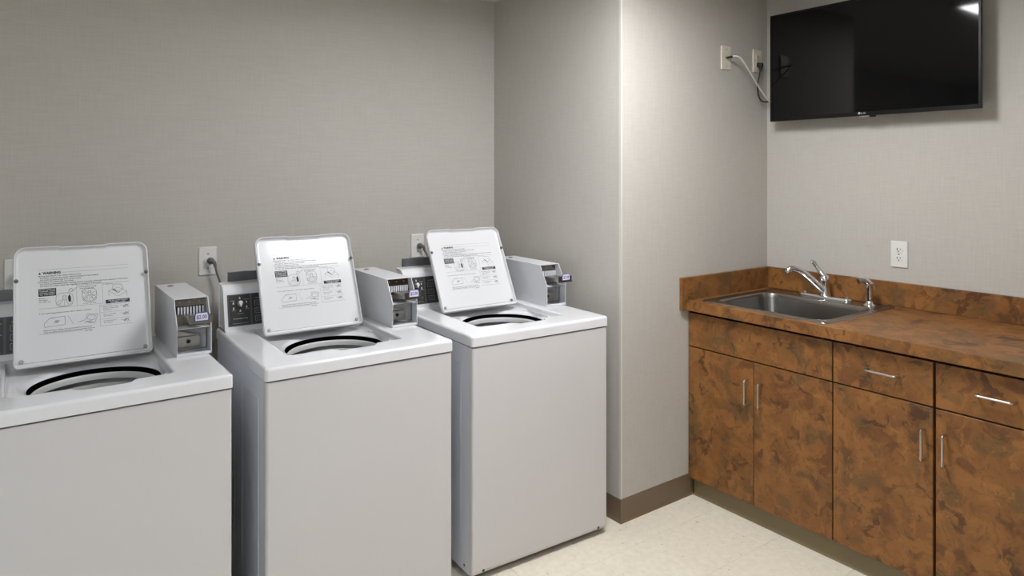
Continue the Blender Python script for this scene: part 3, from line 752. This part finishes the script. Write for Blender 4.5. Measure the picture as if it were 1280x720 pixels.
cabinet(Y2, Y3, 'rust-brown cabinet cut by the right picture edge, door handle on its left', (1.0408,), (.944, .836), open_l=.005)
cabinet(Y3, Y4, 'rust-brown cabinet at the end of the run, outside the picture on the right', (.42,), (.59, .48))

# ------------------------------------------------------------------ countertop with sink cut-out
ZCt, ZCb, XF = .9190, .8750, 2.5700
ct = thing('countertop', 'rust-patterned laminate countertop with backsplash over the cabinets', 'countertop', (0, 0, 0))
SX0, SX1, SY0, SY1 = 2.616, 3.194, 1.474, 2.090          # sink rim
def slab_hole(x0, x1, y0, y1, z0, z1, hx0, hx1, hy0, hy1):
    mb = MB(); X = [x0, hx0, hx1, x1]; Y = [y0, hy0, hy1, y1]; V = {}
    for k, z in enumerate((z0, z1)):
        for i, x in enumerate(X):
            for j, y in enumerate(Y): V[i, j, k] = mb.bm.verts.new((x, y, z))
    F = lambda *q: mb.bm.faces.new([V[p] for p in q])
    for i in range(3):
        for j in range(3):
            if (i, j) == (1, 1): continue
            for k in (0, 1): F((i, j, k), (i+1, j, k), (i+1, j+1, k), (i, j+1, k))
    for i in range(3): F((i, 0, 0), (i+1, 0, 0), (i+1, 0, 1), (i, 0, 1)); F((i, 3, 0), (i+1, 3, 0), (i+1, 3, 1), (i, 3, 1)); F((0, i, 0), (0, i+1, 0), (0, i+1, 1), (0, i, 1)); F((3, i, 0), (3, i+1, 0), (3, i+1, 1), (3, i, 1))
    F((1, 1, 0), (2, 1, 0), (2, 1, 1), (1, 1, 1)); F((1, 2, 0), (2, 2, 0), (2, 2, 1), (1, 2, 1)); F((1, 1, 0), (1, 2, 0), (1, 2, 1), (1, 1, 1)); F((2, 1, 0), (2, 2, 0), (2, 2, 1), (2, 1, 1))
    eds = [e for e in mb.bm.edges if all(abs(v.co.x-x0) < 1e-6 and abs(v.co.z-z1) < 1e-6 for v in e.verts)]
    bmesh.ops.bevel(mb.bm, geom=eds, offset=.003, segments=3, affect='EDGES', profile=.5)
    return mb
slab_hole(XF, XC-.001, Y4-.01, YB-.0205, ZCb, ZCt, SX0+.018, SX1-.018, SY0+.018, SY1-.018).build('worktop', M['lam'], ct, angle=30)
b = MB(); b.box(2.5405, XC-.0015, YB-.0200, YB-.001, ZCb, 1.0255, bev=.0012, seg=1); b.build('side_splash', M['lam'], ct)
b = MB(); b.box(XC-.021, XC-.001, Y4-.01, YB-.0205, ZCt+.0003, 1.0255, bev=.0012, seg=1); b.build('backsplash', M['lam'], ct, origin=(XC, 1.2, .97))

# ------------------------------------------------------------------ sink
sk = thing('kitchen_sink', 'single-bowl stainless steel drop-in sink in the rust-brown countertop', 'sink', ((SX0+SX1)/2, (SY0+SY1)/2, ZCt))
def RR(x0, x1, y0, y1, r, z): return [(p[0]-(SX0+SX1)/2, p[1]-(SY0+SY1)/2, p[2]-ZCt) for p in rrect(x0, x1, y0, y1, r, z, 7)]
BX0, BX1, BY0, BY1 = SX0+.040, SX1-.112, SY0+.040, SY1-.040
s = MB()
def rim(d, z, r): return RR(SX0+d, SX1-d, SY0+d, SY1-d, r, z)
def bowl(d, z, r): return RR(BX0+d, BX1-d, BY0+d, BY1-d, r, z)
s.loft([rim(0, ZCt+.0003, .028), rim(.001, ZCt+.0030, .028), rim(.005, ZCt+.0048, .026), rim(.010, ZCt+.0040, .022), rim(.013, ZCt+.0020, .02),
        bowl(-.004, ZCt+.0020, .066), bowl(.001, ZCt+.0008, .064), bowl(.005, ZCt-.004, .062), bowl(.008, ZCt-.02, .062), bowl(.022, ZCt-.135, .06), bowl(.030, ZCt-.155, .058), bowl(.050, ZCt-.168, .05), bowl(.09, ZCt-.171, .04)], cap0=False)
s.build('basin', M['stainless'], sk, angle=60)
d = MB(); d.lathe([(.044, .0), (.044, .002), (.036, .003), (.033, -.002), (.012, -.004)], (-.02, 0, -.1705), n=28); d.build('drain', M['chrome'], sk)

# ------------------------------------------------------------------ faucet and sprayer
ZK = ZCt+.0022
fx, fy = 3.152, 1.788
fa = thing('faucet', 'chrome single-lever kitchen faucet at the back of the sink', 'faucet', (fx, fy, ZK))
e = MB()
def stad(hx, hy, z): 
    return [(p[0], p[1]-.004, p[2]) for p in rrect(-hx, hx, -hy, hy, hx*.98, z, 8)]
e.loft([stad(.027, .130, 0), stad(.027, .130, .006), stad(.024, .127, .011), stad(.016, .118, .013)]); e.build('deck_plate', M['chrome'], fa, angle=60)
for yy in (.1, -.108): MB().lathe([(.009, 0), (.009, .003), (.005, .006)], (0, yy, .0125), n=14).build('hole_cap', M['chrome'], fa)
bd = MB(); bd.lathe([(.027, .012), (.025, .020), (.022, .035), (.0205, .060), (.022, .080), (.022, .092), (.017, .104), (.008, .110)], (0, 0, 0), n=28); bd.build('body', M['chrome'], fa, angle=60)
sp = MB(); sp.tube([(0, 0, .030), (-.022, .016, .052), (-.052, .040, .088), (-.082, .064, .120), (-.108, .085, .136), (-.126, .098, .137), (-.136, .106, .128)], [.0205, .0185, .0165, .0155, .0150, .0150, .0150], 18, 6); sp.build('spout', M['chrome'], fa, angle=60)
MB().lathe([(.0150, 0), (.0160, .004), (.0150, .012), (.011, .013)], (-.1345, .1045, .129), (-.10, .07, -.9), 20).build('aerator', M['chrome'], fa)
hd = MB(); hd.tube([(.002, -.004, .088), (-.004, .006, .106), (-.010, .018, .126), (-.016, .032, .148), (-.022, .044, .166), (-.030, .052, .172)], [.017, .0145, .0105, .009, .0105, .008], 14, 6); hd.build('lever', M['chrome'], fa, angle=60)

sx, sy = 3.134, 1.566
sy_t = thing('sink_sprayer', 'chrome side sprayer standing right of the faucet on the sink rim', 'sprayer', (sx, sy, ZK))
MB().lathe([(.027, 0), (.026, .004), (.018, .009), (.015, .018), (.013, .020)], (0, 0, 0), n=24).build('holder', M['chrome'], sy_t, angle=60)
b = MB(); b.tube([(0, 0, .016), (0, 0, .05), (.000, 0, .078), (-.005, .003, .098), (-.018, .012, .110), (-.034, .022, .112), (-.044, .028, .108)], [.0125, .0140, .0150, .0155, .0145, .0125, .011], 18, 6); b.build('spray_head', M['chrome'], sy_t, angle=60)
b = MB(); b.tube([(.006, -.004, .101), (.012, -.008, .094), (.0165, -.011, .080), (.017, -.0115, .064)], [.004, .005, .0045, .003], 10, 5); b.build('trigger', M['chrome'], sy_t)
MB().lathe([(.0115, 0), (.0115, .003), (.008, .004)], (-.043, .0275, .1085), (-.82, .50, -.25), 16).build('nozzle', M['darksteel'], sy_t)

# ------------------------------------------------------------------ television
TX, TY0, TY1, TZ0, TZ1 = 3.135, 1.126, 2.067, 1.7725, 2.3070
tv = thing('television', 'flat black wall-mounted television above the counter', 'television', (TX, (TY0+TY1)/2, (TZ0+TZ1)/2))
yc_, zc_ = (TY0+TY1)/2, (TZ0+TZ1)/2; hy, hz = (TY1-TY0)/2, (TZ1-TZ0)/2
b = MB(); b.loft([[(x, p[0], p[1]) for p in rrect(-hy+i, hy-i, -hz+i, hz-i, .004, 0, 3)] for x, i in ((.0, .001), (.001, 0), (.014, 0), (.018, .004), (.028, .03), (.045, .09), (.052, .11))], cap0=False)
fb = b.build('back_shell', M['tvbody'], tv)
b = MB(); bz = .0095
for a in ((-hy, hy, hz-bz, hz), (-hy, hy, -hz, -hz+.018), (-hy, -hy+bz, -hz+.018, hz-bz), (hy-bz, hy, -hz+.018, hz-bz)):
    b.box(-.003, .0012, a[0]+.0004, a[1]-.0004, a[2]+.0002, a[3]-.0002, bev=.0006, seg=1)
b.build('bezel', M['tvbody'], tv, smooth=False)
b = MB(); b.box(-.0008, .0008, -hy+bz, hy-bz, -hz+.018, hz-bz); b.build('screen', M['screen'], tv, smooth=False)
lg = MB(); FT = lambda a, c: (-.0033, -a, c)
put_text(lg, 'LG', -.008, .012, -hz+.0085, .0068, FT)
lg.bm.faces.new([lg.bm.verts.new(FT(-.016+.0052*math.cos(2*PI*k/20), -hz+.0120+.0052*math.sin(2*PI*k/20))) for k in range(20)])
lg.build('logo', M['logo'], tv, smooth=False)
ld = MB(); FT2 = lambda a, c: (-.0036, -a, c)
put_line(ld, [(-.016, -hz+.0145), (-.016, -hz+.010), (-.0135, -hz+.010)], .0008, FT2)
ld.build('logo_face', M['tvbody'], tv, smooth=False)
b = MB(); b.box(.000, .012, -.052, -.028, -hz-.007, -hz-.0003, bev=.001, seg=1); b.build('sensor', M['tvbody'], tv)
b = MB(); b.box(.000, .010, -.026, .016, -hz-.0045, -hz-.0003, bev=.001, seg=1); b.build('logo_ledge', M['logo'], tv)
b = MB(); b.box(.0525, XC-TX-.0005, -.20, .20, -.10, -.06); b.box(.0525, XC-TX-.0005, -.20, .20, .06, .10)
for a in (-.15, .13): b.box(.0525, .070, a, a+.02, -.16, .16)
b.build('wall_mount', M['darksteel'], tv, smooth=False)

# ------------------------------------------------------------------ wall plates and cables
def plate_on(t, mat, hw=.0365, hh=.0585):
    # built facing local -Y
    MB().loft([[(p[0], -.0002, p[1]) for p in rrect(-hw, hw, -hh, hh, .003, 0, 2)], [(p[0], -.005, p[1]) for p in rrect(-hw, hw, -hh, hh, .003, 0, 2)], [(p[0], -.007, p[1]) for p in rrect(-hw+.002, hw-.002, -hh+.002, hh-.002, .003, 0, 2)]]).build('plate', mat, t)
def duplex(t, mat):
    plate_on(t, mat)
    for zz in (.0195, -.0195):
        pts = []
        for k in range(28):
            a = 2*PI*k/28; pts.append((.0168*math.cos(a), max(-.0125, min(.0125, .0168*math.sin(a)))))
        r = MB().loft([[(p[0], -.0069, zz+p[1]) for p in pts], [(p[0], -.0085, zz+p[1]) for p in pts], [(p[0]*.95, -.0092, zz+p[1]*.95) for p in pts]]).build('receptacle', mat, t)
        sl = MB(); sl.box(-.0078, -.0052, -.0097, -.0090, zz-.001, zz+.008); sl.box(.0054, .0074, -.0097, -.0090, zz, zz+.0068)
        sl.lathe([(.0026, 0), (.0026, .0006)], (0, -.0091, zz-.0065), (0, -1, 0), 10); sl.build('slots', M['slot'], r, smooth=False)
    MB().lathe([(.0028, 0), (.0028, .0012)], (0, -.007, 0), (0, -1, 0), 10).build('screw', M['greyplug'], t)
t = thing('cable_plate', 'ivory cable wall plate with a white coax lead, left of the black plug', 'wall plate', (2.884, YB, 2.083))
plate_on(t, M['ivory'])
for zz in (.042, -.042): MB().lathe([(.0028, 0), (.0028, .0012)], (0, -.007, zz), (0, -1, 0), 10).build('screw', M['greyplug'], t)
MB().lathe([(.0065, 0), (.0065, .002), (.0045, .003), (.0045, .008)], (0, -.007, 0), (0, -1, 0), 12).build('coax_jack', M['darksteel'], t)
t = thing('wall_outlet', 'ivory outlet with a black plug, near the left edge of the television', 'wall outlet', (3.143, YB, 2.090)); duplex(t, M['ivory'])
t = thing('wall_outlet', 'white duplex outlet on the right wall above the backsplash', 'wall outlet', (XC, 1.483, 1.151), -PI/2); duplex(t, M['white_plate'])
cx = thing('coax_cable', 'white coax cable curving from the ivory plate behind the television', 'cable', (2.884, 2.1365, 2.083))
o0 = Vector((2.884, 2.1365, 2.083))
MB().lathe([(.0056, 0), (.0056, .012), (.0062, .013), (.0055, .026), (.0045, .030)], (0, 0, 0), (0, -1, 0), 14).build('connector', M['blackplug'], cx)
MB().tube([Vector(p)-o0 for p in ((2.884, 2.112, 2.084), (2.892, 2.094, 2.085), (2.920, 2.085, 2.0745), (2.985, 2.089, 2.026), (3.09, 2.10, 1.946), (3.172, 2.10, 1.885), (3.200, 2.085, 1.862), (3.208, 2.02, 1.850))], .0046, 10).build('cable', M['coax'], cx)
o1 = Vector((3.138, 2.1405, 2.066))
pc = thing('power_cord', 'black television power cord plugged into the ivory outlet', 'power cord', o1)
p = MB(); p.loft([[(q[0], -.001, q[1]) for q in rrect(-.013, .013, -.008, .014, .005, 0, 4)], [(q[0], -.018, q[1]) for q in rrect(-.013, .013, -.010, .014, .005, 0, 4)], [(q[0], -.026, q[1]) for q in rrect(-.009, .009, -.012, .010, .004, 0, 4)]])
p.tube([(0, -.014, 0), (-.002, -.015, -.016), (-.004, -.015, -.034)], [.010, .0075, .0045], 12); p.build('plug', M['blackplug'], pc)
MB().tube([Vector(q)-o1 for q in ((3.1345, 2.1255, 2.036), (3.127, 2.126, 2.01), (3.119, 2.13, 1.965), (3.127, 2.13, 1.912), (3.150, 2.126, 1.884), (3.180, 2.11, 1.880), (3.204, 2.08, 1.893), (3.21, 2.02, 1.91))], .0036, 10).build('cord', M['blackplug'], pc)
